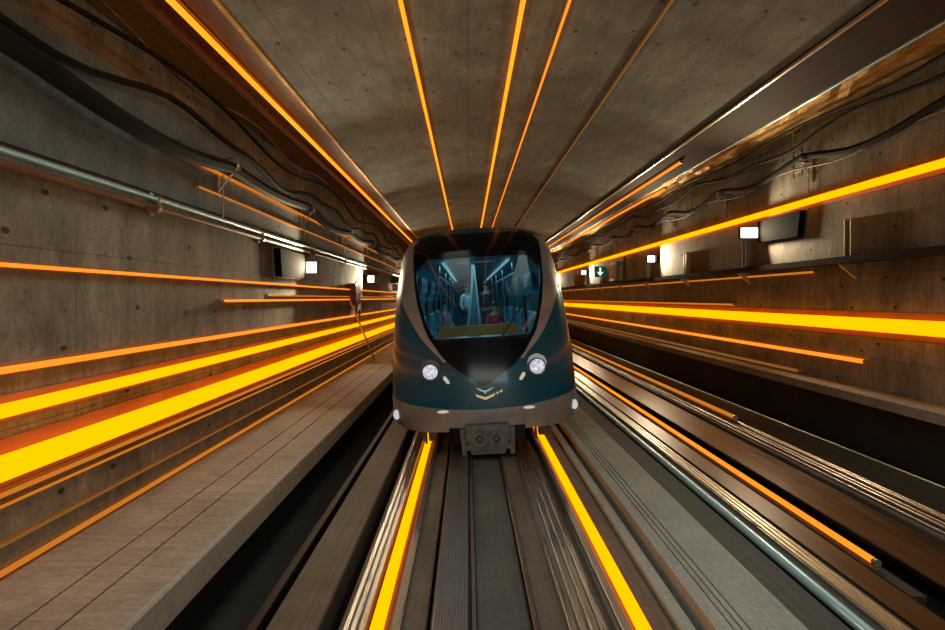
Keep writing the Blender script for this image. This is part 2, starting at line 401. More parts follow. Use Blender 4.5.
wallL(ray(-.366, 3.24), .090, 'big', 'broadest yellow light streak on the walkway wall, under the other yellow one')
wallL(ray(-.425, 3.3), .018, 'dim', 'slim orange light streak close under the broadest yellow one')
wallL(ray(-.450, 3.3), .012, 'dim', 'very thin orange light streak second under the broadest yellow one')
wallL(ray(-.535, 3.3), .012, 'faint', 'faint thin light streak low on the walkway wall above the skirting streak')
wallL(ZW+.045, .022, 'dim', 'slim orange light streak at the foot of the walkway wall')
lamp(XL+.1, ray(.50, 3.26), .022, (1, 0), 'dim', 'slim orange light streak on the grey band between two cables', 6.2, 58, .02, 'light streaks on the walkway wall')
lamp(XL+.09, ray(.415, 3.26), .012, (1, 0), 'dim', 'thin orange light streak between the wall pipe and the cables', 7.6, 58, .02, 'light streaks on the walkway wall')
# soffit channel streak
lamp(-3.17, 5.48, .038, (0, -1), 'mid', 'orange light streak inside the brown steel channel above the walkway', wide=1.2, where='overhead light streaks')
# vault streaks
for x, r, k, lab in ((-.79, .028, 'mid', 'bright ceiling light streak on its own, nearest the walkway side'), (.66, .032, 'mid', 'broadest ceiling light streak, above the train centre'),
                     (1.22, .019, 'thin', 'slim ceiling light streak, first one from the broadest toward the second track'), (2.40, .015, 'faint', 'faint ceiling light streak nearest the dark trunking')):
    lamp(x, vault(x)-.032-r, r, (0, -1), k, lab, where='overhead light streaks', wide=1.2)
# trunking streaks on the right
lamp(4.82, 5.38, .03, (0, -1), 'thin', 'orange light streak under the middle of the dark trunking far along the tunnel', 14.2, 58, .02, 'overhead light streaks')
lamp(5.50, 5.36, .03, (0, -1), 'thin', 'orange light streak along the outer edge of the dark trunking, far along the tunnel', 17.5, 58, .02, 'overhead light streaks')
# right wall streaks
def wallR(z, r, kind, label, y0=-3, y1=58):
    return lamp(XR-.032-r, z, r, (-1, 0), kind, label, y0, y1, where='light streaks on the wall past the second track')
wallR(ray(.283, 6.33), .060, 'big', 'bright yellow light streak above the floodlights on the wall past the second track')
wallR(ray(.075, 6.36), .020, 'dim', 'slim orange light streak just over the cable shelf', 11.5)
wallR(ray(-.066, 6.28), .105, 'big', 'broadest yellow light streak, along the wall under the cable shelf')
wallR(ray(-.025, 6.36), .022, 'dim', 'slim orange light streak right above the broadest yellow one, under the cable shelf', 15.0)
wallR(ray(-.160, 6.35), .036, 'thin', 'short orange light streak with an open end below the broadest yellow one', 10.0)
wallR(ZR+.06, .03, 'faint', 'faint orange light streak at the foot of the wall on the ledge', 12.0)
# floor streaks
def floorL(x, z, r, kind, label, y0=-3, y1=58): return lamp(x, z, r, (0, 1), kind, label, y0, y1, where='light streaks on the track floor', wide=1.1)
floorL(-.635, .01, .048, 'big', 'bright yellow light streak on the floor beside the rail on the walkway side')
floorL(1.20, .05, .048, 'big', 'bright yellow light streak on the floor beside the rail nearer the second track')
floorL(3.58, -.01, .030, 'thin', 'short orange floor light streak with an open end, beside the beige strip of the second track', 5.5)
floorL(4.98, .085, .038, 'dim', 'orange floor light streak with an open end on top of the bundle of steel rods', 11.7)
floorL(5.30, -.08, .030, 'dim', 'orange floor light streak in the dark trough before the ledge', 13.0)
for x in (3.58, 5.30):
    z = -.01-.05 if x < 4 else -.08-.05
    struct('streak_plinth', MB().box(x-.06, x+.06, 5.0 if x < 4 else 12.8, 58, -.42, z), M['dark'],
           'dark concrete upstand under the orange floor light streak ' + ('by the beige strip' if x < 4 else 'in the dark trough'), 'plinth')

# ------------------------------------------------------------------ overhead channel and trunking
t = empty('steel_channel', (-3.1, Y0, 5.5), 'brown steel channel along the vault edge above the walkway, holding an orange light streak', 'channel')
MB().prism([(-2.69, 5.51), (-2.69, 5.88), (-2.75, 5.88), (-2.75, 5.56), (-3.46, 5.56), (-3.46, 5.46), (-3.50, 5.46), (-3.50, 5.60), (-2.80, 5.60), (-2.80, 5.88), (-2.69, 5.88)][:10], Y0, Y1).build('channel_web', M['bronze'], t)
MB().box(-3.51, -3.485, Y0, Y1, 5.44, 5.47).build('lower_lip', M['steel'], t)
MB().box(-2.72, -2.66, Y0, Y1, 5.47, 5.51).build('upper_lip', M['foil'], t)  # yellow light on the flange edge, put into its gold colour
fo = MB(); ny, nx2 = 220, 6
rnd = random.Random(3)
vs = []; fs = []
for i in range(ny+1):
    y = Y0+(Y1-Y0)*i/ny
    for j in range(nx2+1):
        vs.append((-3.52-.66*j/nx2, y, 5.58 + rnd.uniform(-.022, .022)))
for i in range(ny):
    for j in range(nx2):
        a = i*(nx2+1)+j; fs.append((a, a+1, a+nx2+2, a+nx2+1))
nb = len(vs); vs += [(-3.52, Y0, 5.7), (-4.18, Y0, 5.7), (-4.18, Y1, 5.7), (-3.52, Y1, 5.7)]; fs.append((nb, nb+1, nb+2, nb+3))
fo.add(vs, fs)
thing('insulation_sheet', fo, M['foil'], 'crinkled insulation sheet with golden light in its colour, under the soffit above the walkway wall', 'insulation')

t = empty('cable_trunking', (4.9, Y0, 5.4), 'dark brown cable trunking along the vault edge above the second track', 'trunking')
MB().prism([(4.40, 5.66), (4.40, 5.46), (4.46, 5.44), (5.36, 5.44), (5.40, 5.47), (5.40, 5.66)], Y0, Y1).build('trunking_body', M['duct'], t)
MB().box(4.37, 4.41, Y0, Y1, 5.43, 5.47).build('inner_lip', M['beige'], t)
MB().tube([(5.42, Y0, 5.45), (5.42, 16.5, 5.45)], .020, 10).build('edge_conduit', M['cyan'], t, True)  # near length takes the cold blue reflection as its colour
MB().tube([(5.42, 17.5, 5.45), (5.42, Y1, 5.45)], .018, 10).build('edge_conduit', M['steel'], t, True)
fo = MB(); vs = []; fs = []
for i in range(ny+1):
    y = Y0+(Y1-Y0)*i/ny
    for j in range(nx2+1):
        vs.append((5.46+.9*j/nx2, y, 5.56 + rnd.uniform(-.02, .02)))
for i in range(ny):
    for j in range(nx2):
        a = i*(nx2+1)+j; fs.append((a, a+1, a+nx2+2, a+nx2+1))
nb = len(vs); vs += [(5.46, Y0, 5.655), (6.36, Y0, 5.655), (6.36, Y1, 5.655), (5.46, Y1, 5.655)]; fs.append((nb, nb+1, nb+2, nb+3))
fo.add(vs, fs)
thing('insulation_sheet', fo, M['foil'], 'crinkled insulation sheet with golden light in its colour, under the soffit past the dark trunking', 'insulation')

# ------------------------------------------------------------------ pipe on the left wall
t = empty('wall_pipe', (-3.26, Y0, 3.33), 'long pipe with a cold blue reflection in its colour, along the walkway wall just above the floodlights', 'pipe')
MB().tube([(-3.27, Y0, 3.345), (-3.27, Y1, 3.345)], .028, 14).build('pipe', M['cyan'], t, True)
MB().tube([(-3.28, Y0, 3.255), (-3.28, Y1, 3.255)], .034, 14).build('shade_pipe', M['bronze'], t, True)  # brown pipe stands in for the shade under the upper one
for k in range(16):
    y = 3.2+3.4*k
    c = MB(); c.ring((-3.27, y, 3.345), (0, 1, 0), .029, .045, .07, 16); c.ring((-3.28, y, 3.255), (0, 1, 0), .035, .05, .07, 16)
    c.box(-3.36, -3.33, y, y+.07, 3.18, 3.42); c.box(-3.34, -3.31, y, y+.07, 3.28, 3.32)
    c.build('pipe_clamp', M['bracket'], t)

# ------------------------------------------------------------------ cables
def cable(fn, r, label, y0=Y0, y1=58, mat='cable', n=150, name='cable'):
    pts = []
    for i in range(n+1):
        y = y0+(y1-y0)*i/n; x, z = fn(y); pts.append((x, y, z))
    return thing(name, MB().tube(pts, r, 8), M[mat], label, 'cable', 'hanging cables', True)
S = math.sin
cable(lambda y: (-3.12+.01*S(y*1.3), 4.06-.12*abs(S((y-4.2)*math.pi/4.1))+.05*S(y*.7)), .085, 'thick black cable sagging along the grey band over the walkway')
cable(lambda y: (-3.24+.03*S(y*.9+1), 4.36+.10*S(y*.95+.6)+.05*S(y*2.1)), .034, 'thin wavy black cable above the thick one over the walkway')
cable(lambda y: (-3.58+.05*S(y*.8), 4.98+.14*S(y*.75+2)), .030, 'black cable highest over the walkway, below the golden sheet')
cable(lambda y: (-3.7+.03*S(y*1.1+2), 5.22+.08*S(y*1.3)), .020, 'thin brown cable tight under the golden sheet over the walkway', mat='rust')
cable(lambda y: (6.24+.03*S(y*.8), 4.92-.16*abs(S((y-3.9)*math.pi/3.9))+.04*S(y*1.7)), .062, 'thick black cable looping between brackets over the second track')
cable(lambda y: (6.12+.04*S(y*.9+.5), 5.18+.09*S(y*.85)+.05*S(y*1.9+1)), .035, 'wavy black cable above the looping one over the second track')
cable(lambda y: (5.86+.05*S(y*.7), 5.32+.06*S(y*1.15+1)), .024, 'thin black cable nearest the dark trunking over the second track')
cable(lambda y: (6.27, 4.72+.07*S(y*1.6+.4)), .018, 'thin brown cable below the looping thick one over the second track', mat='rust')

def bracket_set(x, y, z, sgn, label, group, first=[None, None]):
    """wall arm, diagonal stay, drop rod and clips"""
    root = empty('cable_bracket', (x, y, z), label, 'bracket', group)
    a = MB(); a.box(min(x, x+sgn*.30), max(x, x+sgn*.30), y-.02, y+.02, z+.02, z+.05); a.build('arm', M['bracket'], root)
    MB().tube([(x+sgn*.01, y, z-.28), (x+sgn*.24, y, z+.02)], .014, 8).build('stay', M['bracket'], root)
    MB().box(min(x, x+sgn*.02), max(x, x+sgn*.02), y-.035, y+.035, z-.34, z+.14).build('wall_plate', M['bracket'], root)
    MB().tube([(x+sgn*.06, y+.03, z-.62), (x+sgn*.06, y+.03, z-.04)], .010, 6).build('drop_rod', M['bracket'], root)
    for q, cr_ in (((.18, .088),) if sgn > 0 else ((.16, .066),)):
        MB().ring((x+sgn*q, y-.03, z+.09), (0, 1, 0), cr_, cr_+.012, .06, 16).build('cable_clip', M['bracket'], root)
    return root
ordn = ['first', 'second', 'third', 'fourth', 'fifth', 'sixth', 'seventh', 'eighth', 'ninth']
for k in range(7):
    bracket_set(XL+.06, 8.3+4.1*k, 3.98, 1, ordn[k] + ' metal bracket from the camera holding cables over the walkway', 'cable brackets over the walkway')
for k in range(7):
    bracket_set(XR, 7.8+3.9*k, 4.80, -1, ordn[k] + ' metal bracket from the camera holding cables over the second track', 'cable brackets over the second track')
# small cable ladders hung between the trunking and the wall
for k, (y, lab) in enumerate(((11.9, 'short cable ladder hanging nearest, under the trunking over the second track'), (17.8, 'short cable ladder hanging farther along, under the trunking over the second track'))):
    root = empty('cable_ladder', (6.2, y, 5.0), lab, 'cable ladder', 'cable ladders')
    for s_ in (0, .3): MB().box(6.30, 6.33, y+s_, y+s_+.03, 4.62, 5.55).build('side_rail', M['bracket'], root)
    for q in range(5): MB().tube([(6.315, y, 4.72+.18*q), (6.315, y+.33, 4.72+.18*q)], .012, 6).build('rung', M['bracket'], root)

# ------------------------------------------------------------------ cable shelf on the right wall
t = empty('cable_shelf', (6.2, Y0, 2.9), 'dark brown cable shelf running along the wall past the second track', 'shelf')
ZSF = 2.93
MB().prism([(XR, ZSF-.05), (6.12, ZSF-.05), (6.12, ZSF+.06), (6.14, ZSF+.06), (6.14, ZSF-.02), (XR, ZSF-.02)], Y0, Y1).build('tray', M['duct'], t)
MB().tube([(6.27, Y0, ZSF+.03), (6.27, Y1, ZSF+.03)], .035, 10).build('tray_cable', M['cable'], t, True)
for k in range(9):
    y = 6.5+3.9*k
    w = ordn[k]
    root = empty('shelf_post', (6.33, y, ZSF), w + ' grey steel post from the camera standing up from the cable shelf', 'post', 'posts of the cable shelf')
    MB().prism_ax([(6.26, y-.09), (6.398, y-.09), (6.398, y+.09), (6.26, y+.09), (6.26, y+.075), (6.38, y+.075), (6.38, y-.075), (6.26, y-.075)], ZSF+.04, ZSF+.70, 'Z').build('upright', M['beige'], root)
    MB().prism([(XR-.002, ZSF-.30), (XR-.002, ZSF-.055), (6.13, ZSF-.055), (6.13, ZSF-.08)], y-.025, y+.025).build('gusset', M['bracket'], root)

# ------------------------------------------------------------------ floodlights
def flood(x, y, z, sgn, label, power, hood=True, wl=.20):
    root = empty('floodlight', (x, y, z), label, 'floodlight', 'wall floodlights')
    X = lambda a: x+sgn*a
    def bx(a0, a1, y0, y1, z0, z1): return MB().box(min(X(a0), X(a1)), max(X(a0), X(a1)), y0, y1, z0, z1)
    if hood:                                     # long dark gear box with a raked end, lamp head at its far end
        b = MB(); b.prism_ax([(y-1.70, z+.25), (y-1.60, z-.24), (y+.05, z-.21), (y+.05, z+.24)], X(.02), X(.13), 'X'); b.build('gear_box', M['gearbox'], root)
        b = MB(); b.prism_ax([(y-1.78, z+.27), (y-1.66, z-.26), (y+.05, z-.23), (y+.05, z+.26)], X(.003), X(.02), 'X'); b.build('back_plate', M['bracket'], root)
    else: bx(.003, .13, y-.1, y+.1, z-.12, z+.12).build('gear_box', M['gearbox'], root)
    bx(.13, .15+wl, y+.03, y+.12, z-.12, z+.12).build('lamp_head', M['gearbox'], root)
    bx(.14, .14+wl, y+.005, y+.028, z-.11, z+.11).build('lens', M['flood'], root)
    area('floodlight_beam', (X(.18+wl*.6), y-.01, z), (0, -1, .07), .28, .2, power, (1.0, .80, .52), 150)
    return root
FL = [(12.3, 'nearest floodlight on the walkway wall, with a dark hood'), (20.0, 'second floodlight on the walkway wall, near the train side'), (31, 'farthest floodlight on the walkway wall, behind the train')]
for i, (y, lab) in enumerate(FL): flood(XL, y+.25, 2.92, 1, lab, 80 if i == 0 else 90, i == 0)
FR = [(13.2, 3.72, 'nearest floodlight on the wall past the second track, with a dark hood'), (20.7, 3.62, 'second floodlight on the wall past the second track'), (33.0, 3.66, 'floodlight beyond the green arrow sign'), (45, 3.6, 'farthest floodlight on the wall past the second track')]
for y, z, lab in FR: flood(XR, y+.4, z, -1, lab, 85 if y < 14 else 100, y < 14, .36 if y < 14 else .24)

# ------------------------------------------------------------------ small wall things
root = empty('arrow_sign', (6.1, 29, 3.5), 'green sign with a white downward arrow on the wall past the second track', 'sign')
zc = 3.52
MB().cbox(5.83, 6.34, 29, 29.06, zc-.25, zc+.25, .01).build('sign_panel', M['signlit'], root)
a = MB(); a.prism([(6.045, zc+.19), (6.125, zc+.19), (6.125, zc-.02), (6.235, zc-.02), (6.085, zc-.19), (5.935, zc-.02), (6.045, zc-.02)], 28.985, 28.999)
a.build('arrow', M['arrow'], root)
MB().box(6.32, XR, 29.01, 29.05, zc-.05, zc+.05).build('bracket', M['bracket'], root)
thing('notice_board', MB().cbox(6.33, XR-.004, 27.0, 28.2, 3.05, 3.85, .01), M['beigep'], 'cream board on the wall next to the green arrow sign', 'board')
thing('notice_board', MB().cbox(6.33, XR-.004, 25.6, 26.7, 3.15, 4.0, .01), M['signg'], 'dark green board on the wall, nearer than the cream board', 'board')
root = empty('exit_sign', (-3.3, 27.5, 2.8), 'small green sign on the walkway wall right beside the train', 'sign')
MB().cbox(-3.36, -2.98, 27.5, 27.56, 2.95, 3.25, .01).build('sign_panel', M['signg'], root)
MB().box(-3.30, -3.04, 27.485, 27.499, 2.62, 2.93).build('notice', M['beigep'], root)
root = empty('hydrant_cabinet', (-3.3, 18.2, 2.0), 'dark red hydrant cabinet with a valve on the walkway wall', 'cabinet')
MB().cbox(-3.36, -3.16, 17.6, 18.6, 2.12, 2.72, .012).build('cabinet_box', M['redbox'], root)
MB().box(-3.16, -3.145, 17.65, 18.55, 2.16, 2.68).build('door', M['redbox'], root)
MB().tube([(-3.21, 18.1, 1.62), (-3.21, 18.1, 2.12)], .035, 10).build('riser', M['redbox'], root)
MB().ring((-3.12, 18.02, 1.86), (1, 0, 0), .09, .12, .03, 18).build('valve_wheel', M['redbox'], root)
MB().tube([(-3.21, 18.1, 1.86), (-3.11, 18.1, 1.86)], .02, 8).build('valve_stem', M['bracket'], root)
MB().tube([(-3.22, 17.9, 2.72), (-3.12, 17.95, 2.86), (-3.2, 18.3, 2.98)], .014, 6).build('hose', M['bracket'], root)
thing('leaning_pole', MB().tube([(-3.22, 17.2, 2.24), (-3.0, 20.2, .335)], .028, 10), M['beigep'], 'thin pale pole leaning down the walkway wall under the red cabinet', 'pole', smooth=True)

# ------------------------------------------------------------------ the train
NY = 9.3
TR = empty('metro_train', (.305, NY, .0), 'teal metro train with silver bands and black windscreen mask coming head-on', 'train')
TR['local'] = 1
TR.rotation_euler = (0, R(-3.2), 0); TR.scale = (1.06, 1, 1.022)
def interp(tab, v):
    if v <= tab[0][0]: return tab[0][1]
    for (a, p), (b, q) in zip(tab, tab[1:]):
        if v <= b:
            t = (v-a)/(b-a); return p+(q-p)*t
    return tab[-1][1]
HW = [(.30, 1.16), (.36, 1.24), (.5, 1.32), (.85, 1.36), (1.5, 1.335), (2.3, 1.25), (2.8, 1.165), (3.0, 1.12), (3.12, 1.06), (3.2, .98), (3.26, .86), (3.30, .72), (3.33, .54), (3.35, .34), (3.36, .0)]
def hw(v): return interp(HW, v)
def F(u, v):
    """distance of the nose surface behind its foremost point"""
    s = min(1.0, abs(u)/max(.05, hw(min(v, 3.12))))
    y = .26*s*s + .42*(1-math.sqrt(max(0, 1-s**7)))
    y += .105*(math.sqrt((v-1.1)**2+.10)+(v-1.1))/2 + .16*max(0, v-2.0)**2/1.2
    y += 1.6*max(0, v-2.95)**2 + .10*max(0, .62-v)
    return y
def patch(u0f, u1f, v0, v1, nv, nu, lift=0.0, thick=.02, shaped=True):
    """surface patch of the nose between two curves u0(v), u1(v), lifted forward, with thickness"""
    vs = []; fs = []
    for layer in (0, 1):
        for i in range(nv+1):
            v = v0+(v1-v0)*i/nv
            a, b = u0f(v), u1f(v)
            for j in range(nu+1):
                t = j/nu
                u = a+(b-a)*t
                vs.append((u, F(u, v)-lift+layer*thick, v))
    K = (nv+1)*(nu+1)
    for i in range(nv):
        for j in range(nu):
            q = i*(nu+1)+j
            fs.append((q, q+1, q+nu+2, q+nu+1)); fs.append((K+q, K+q+nu+1, K+q+nu+2, K+q+1))
    ring = [j for j in range(nu+1)] + [i*(nu+1)+nu for i in range(1, nv+1)] + [nv*(nu+1)+j for j in range(nu-1, -1, -1)] + [i*(nu+1) for i in range(nv-1, 0, -1)]
    for a, b in zip(ring, ring[1:]+ring[:1]): fs.append((a, K+a, K+b, b))
    return vs, fs
def patch_u(v0f, v1f, u0, u1, nu, nv, lift=0.0, thick=.02):
    vs = []; fs = []
    for layer in (0, 1):
        for j in range(nu+1):
            u = u0+(u1-u0)*j/nu
            a, b = v0f(u), v1f(u)
            for i in range(nv+1):
                v = a+(b-a)*i/nv
                vs.append((u, F(u, v)-lift+layer*thick, v))
    K = (nu+1)*(nv+1)
    for j in range(nu):
        for i in range(nv):
            q = j*(nv+1)+i
            fs.append((q, q+nv+1, q+nv+2, q+1)); fs.append((K+q, K+q+1, K+q+nv+2, K+q+nv+1))
    ring = [i for i in range(nv+1)] + [j*(nv+1)+nv for j in range(1, nu+1)] + [nu*(nv+1)+i for i in range(nv-1, -1, -1)] + [j*(nv+1) for j in range(nu-1, 0, -1)]
    for a, b in zip(ring, ring[1:]+ring[:1]): fs.append((a, K+a, K+b, b))
    return vs, fs
LEN = 17.0
WINH = [(1.64, .62), (1.75, .71), (1.94, .78), (2.22, .85), (2.5, .885), (2.90, .90)]
wh = lambda v: interp(WINH, v)
V0, V1 = 1.66, 2.88
eh = lambda v: hw(v)*.9995
b = MB()
NU = 40
def edge_grid(sgn, v0, v1, inner, nv=16):
    f = (lambda v: sgn*inner(v)), (lambda v: sgn*eh(v))
    # cosine spacing towards the edge
    vs = []; fs = []; nu = 14
    for i in range(nv+1):
        v = v0+(v1-v0)*i/nv; a, c = f[0](v), f[1](v)
        for j in range(nu+1):
            t = math.sin(j/nu*math.pi/2); u = a+(c-a)*t; vs.append((u, F(u, v), v))
    for i in range(nv):
        for j in range(nu): q = i*(nu+1)+j; fs.append((q, q+1, q+nu+2, q+nu+1))
    b.add(vs, fs)
zero = lambda v: 0.0
for s_ in (-1, 1):
    edge_grid(s_, .36, V0, zero, 22)
    edge_grid(s_, V0, V1, wh, 20)
    edge_grid(s_, V1, 3.12, zero, 6)
# roof cap rows (above the corners) and the long sides
rows = [3.12, 3.16, 3.2, 3.23, 3.26, 3.28, 3.30, 3.32, 3.33, 3.34, 3.35, 3.358]
vs = []; fs = []; nu = 28
for v in rows:
    for j in range(nu+1):
        t = -1+2*j/nu; u = math.sin(t*math.pi/2)*eh(v); vs.append((u, F(u, v), v))
for i in range(len(rows)-1):
    for j in range(nu): q = i*(nu+1)+j; fs.append((q, q+1, q+nu+2, q+nu+1))
b.add(vs, fs)
outl = []
vv = [.36+(3.12-.36)*i/40 for i in range(41)] + rows[1:]
for v in vv: outl.append((eh(v), F(eh(v), v), v))
outl2 = [(-x, y, z) for x, y, z in reversed(outl)]
full = outl + outl2
K = len(full)
vs = [p for p in full] + [(x, 1.6, z) for x, y, z in full] + [(x, LEN, z) for x, y, z in full]
fs = [(q*K+i, q*K+i+1, (q+1)*K+i+1, (q+1)*K+i) for q in range(2) for i in range(K-1)] + [tuple(range(2*K, 3*K))]
b.add(vs, fs)
b.build('body_shell', M['teal'], TR, True)
# silver flanks beside the nose, black window band along the sides
for s_ in (-1, 1):
    m_ = MB(); vs = []
    for v in (1.62, 1.9, 2.2, 2.5, 2.72):
        for y in (1.9, LEN-.5): vs += [(s_*(hw(v)+.012), y, v)]
    m_.add(vs, [(2*i, 2*i+1, 2*i+3, 2*i+2) for i in range(4)])
    vs2 = [(x-s_*.03, y, z) for x, y, z in vs]; m_.add(vs2, [(2*i+2, 2*i+3, 2*i+1, 2*i) for i in range(4)])
    m_.add([vs[0], vs[1], vs2[1], vs2[0]], [(0, 1, 2, 3)]); m_.add([vs[8], vs[9], vs2[9], vs2[8]], [(0, 1, 2, 3)])
    m_.build('side_window_band', M['maskblk'], TR)

# black mask: closed above and below the glass
MASK = [(1.0, .0), (1.04, .09), (1.10, .17), (1.16, .255), (1.23, .36), (1.30, .45), (1.38, .53), (1.45, .585), (1.6, .68), (1.75, .77), (1.94, .83), (2.22, .895), (2.5, .925), (2.9, .935), (3.1, .93), (3.16, .90), (3.22, .82), (3.27, .70), (3.30, .56)]
mk = lambda v: interp(MASK, v)
m_ = MB()
m_.add(*patch(lambda v: -mk(v), mk, 1.0, V0, 26, 30, .022, .03))
m_.add(*patch(lambda v: -mk(v), mk, V1, 3.27, 16, 30, .022, .03))
m_.add(*patch(lambda v: -mk(v), lambda v: -wh(v), V0, V1, 20, 2, .022, .03))
m_.add(*patch(wh, mk, V0, V1, 20, 2, .022, .03))
mask = m_.build('windscreen_mask', M['maskblk'], TR, True)
MB().add(*patch(lambda v: -wh(v)-.01, lambda v: wh(v)+.01, V0-.01, V1+.01, 14, 24, .012, .012)).build('windscreen', M['glass'], TR, True)
# silver bands
SO = [(1.38, .575), (1.6, .78), (1.75, .89), (1.94, .99), (2.22, 1.12), (2.4, 1.18), (2.55, 1.195), (3.0, 1.11), (3.12, 1.04), (3.2, .97)]
so = lambda v: min(interp(SO, v), hw(v)*.998)
for s_ in (-1, 1):
    m_ = MB()
    if s_ < 0: m_.add(*patch(lambda v: -so(v), lambda v: -mk(v)-.004, 1.36, 3.2, 34, 8, .018, .03))
    else: m_.add(*patch(lambda v: mk(v)+.004, so, 1.36, 3.2, 34, 8, .018, .03))
    m_.build('silver_band', M['silver'], TR, True)
# skirt
lo = lambda u: .34 + .03*max(0, abs(u)-1.0)/.3
hi = lambda u: .655 + .15*(abs(u)/1.3)**2.2
m_ = MB(); m_.add(*patch_u(lo, hi, -1.318, 1.318, 44, 8, .022, .05)); m_.build('skirt', M['skirt'], TR, True)
for s_ in (-1, 1):
    m_ = MB(); m_.prism([(s_*1.28, .36), (s_*1.36, .5), (s_*1.372, .84), (s_*1.30, .84)], .66, LEN-.3); m_.build('side_skirt', M['skirt'], TR)
# headlights, markers, side lamps
for s_ in (-1, 1):
    u, v = s_*.75, 1.22
    y = F(u, v)
    h = MB(); h.ring((u, y+.04, v), (-s_*.0, -1, .04), .112, .130, .075, 30)
    hl = h.build('headlight', M['black'], TR, True)
    h = MB(); h.disc((u, y+.02, v), (0, -1, .04), .112, .045, 28, .10); h.build('lens', M['head'], hl, True)
    cr = MB(); n_ = 16                      # crescent reflector above and inside the lamp
    vs = []; fs = []
    for i in range(n_+1):
        a = R(20+150*i/n_) if s_ < 0 else R(160-150*i/n_)
        a = a if s_ > 0 else a
        wd = .055*math.sin(math.pi*i/n_)+.004
        for rr in (.152, .152+wd):
            for d_ in (.05, .0): vs.append((u+math.cos(a)*(rr-.018)-s_*.005, y-d_, v+math.sin(a)*(rr-.018)))
    for i in range(n_):
        q = 4*i
        for a_, b_ in ((0, 2), (2, 3), (3, 1), (1, 0)): fs.append((q+a_, q+b_, q+4+b_, q+4+a_))
    fs += [(0, 1, 3, 2), (4*n_, 4*n_+2, 4*n_+3, 4*n_+1)]
    cr.add(vs, fs); cr.build('reflector', M['silver' if s_ > 0 else 'coupl'], hl, True)
    mu, mv = s_*.535, 1.10
    ml = MB(); yy = F(mu, mv)
    pts = [(-.05, .055), (-.01, .06), (.05, -.02), (.055, -.06), (.015, -.06), (-.045, .01)]
    ml.prism([(mu-s_*p*.8, mv+q*.9) for p, q in pts], yy-.03, yy+.02); mo = ml.build('marker_light', M['mark'], TR)
    sl = MB(); sl.ball((s_*1.30, F(s_*1.27, .55)-.005, .57 if s_ < 0 else .58), .05, .05, .075, 12, 8); sl.build('side_lamp', M['side'], TR, True)
    for (gu, gv) in ((s_*.60, .645),):
        gl = MB(); gl.ball((gu, F(gu, gv)-.03, gv), .085, .018, .022, 14, 8); gl.build('lower_glint', M['mark'], TR, True)  # reflected glints on the lower edge, built as glowing beads
# emblem: gold chevron with two dashes, small blue wings above
yv = F(0, .84)-.025
e = MB()
for s_ in (-1, 1): e.prism([(0, .79), (s_*.125, .845), (s_*.14, .885), (s_*.11, .87), (0, .83)], yv, yv+.02)
for du, dv in ((.155, .865), (.205, .885)): e.prism([(du, dv), (du+.03, dv+.012), (du+.035, dv+.045), (du+.005, dv+.03)], yv+.002, yv+.02)
e.build('emblem', M['gold'], TR)
e = MB()
for s_ in (-1, 1):
    e.prism([(s_*.02, .90), (s_*.10, .945), (s_*.12, .975), (s_*.03, .935)], yv, yv+.02)
e.prism([(-.03, .93), (.03, .93), (0, .87)], yv, yv+.02)
e.build('emblem_wings', M['cyan'], TR)
# wiper
w = MB(); pw = [(u, F(u, v)-.05, v) for u, v in ((.24, 1.62), (.36, 1.80), (.48, 1.98), (.62, 2.16), (.73, 2.30))]
w.tube(pw, .012, 8); wo = w.build('wiper', M['black'], TR)
w = MB(); w.tube([(u, F(u, v)-.042, v) for u, v in ((.50, 1.86), (.62, 2.06), (.72, 2.26), (.78, 2.44))], .007, 6); w.build('blade', M['black'], wo)
# nose underside: notches and coupler
c = MB(); c.cbox(-.44, .44, .10, .9, .20, .40, .02); c.build('nose_beam', M['under'], TR)
ch = MB(); ch.cbox(-.30, .30, -.16, .30, .22, .46, .02); ch.prism([(-.27, .22), (-.33, .10), (.33, .10), (.27, .22)], -.13, .1); ch.cbox(-.24, .24, -.10, .1, .03, .11, .02)
cp = ch.build('coupler', M['coupl'], TR)
for s_ in (-1, 1):
    q = MB(); q.ring((s_*.115, -.16, .27), (0, -1, 0), .06, .105, .05, 24); q.disc((s_*.115, -.155, .27), (0, -1, 0), .05, .02, 20, .03); q.build('coupler_face', M['coupl'], cp, True)
    q = MB(); q.prism([(s_*.31, .40), (s_*.38, .40), (s_*.36, .02), (s_*.30, .02)], -.1, .05); q.build('coupler_arm', M['coupl'], cp)
    q = MB(); q.prism([(s_*.36, .40), (s_*.53, .40), (s_*.53, .18), (s_*.36, .18)], F(.45, .4)-.04, F(.45, .4)+.02); q.build('notch_panel', M['maskblk'], TR)
# bogie, wheels, life guards
bo = MB(); bo.cbox(-1.0, 1.0, 1.0, 3.6, .38, .62, .03); bo.build('bogie_frame', M['under'], TR)
for yb in (1.7, 3.6, 13.2, 15.0):
    for s_ in (-1, 1):
        x = s_*.76
        q = MB(); q.disc((x-s_*.06, yb, .40), (s_, 0, 0), .385, .13, 36); q.disc((x-s_*.10, yb, .40), (s_, 0, 0), .41, .035, 36); q.disc((x+s_*.07, yb, .40), (s_, 0, 0), .12, .05, 20)
        q.build('wheel', M['rail'], TR, True)
for s_ in (-1, 1):
    q = MB(); q.cbox(s_*.80-.05, s_*.80+.05, .42, .50, .15, .40, .01); q.cbox(s_*.80-.10, s_*.80-.07, .40, .5, .11, .40, .008); q.build('life_guard', M['under'], TR)
    q = MB(); q.cbox(s_*.90-.03, s_*.90+.03, .36, .46, .16, .38, .008); q.build('sensor_arm', M['under'], TR)
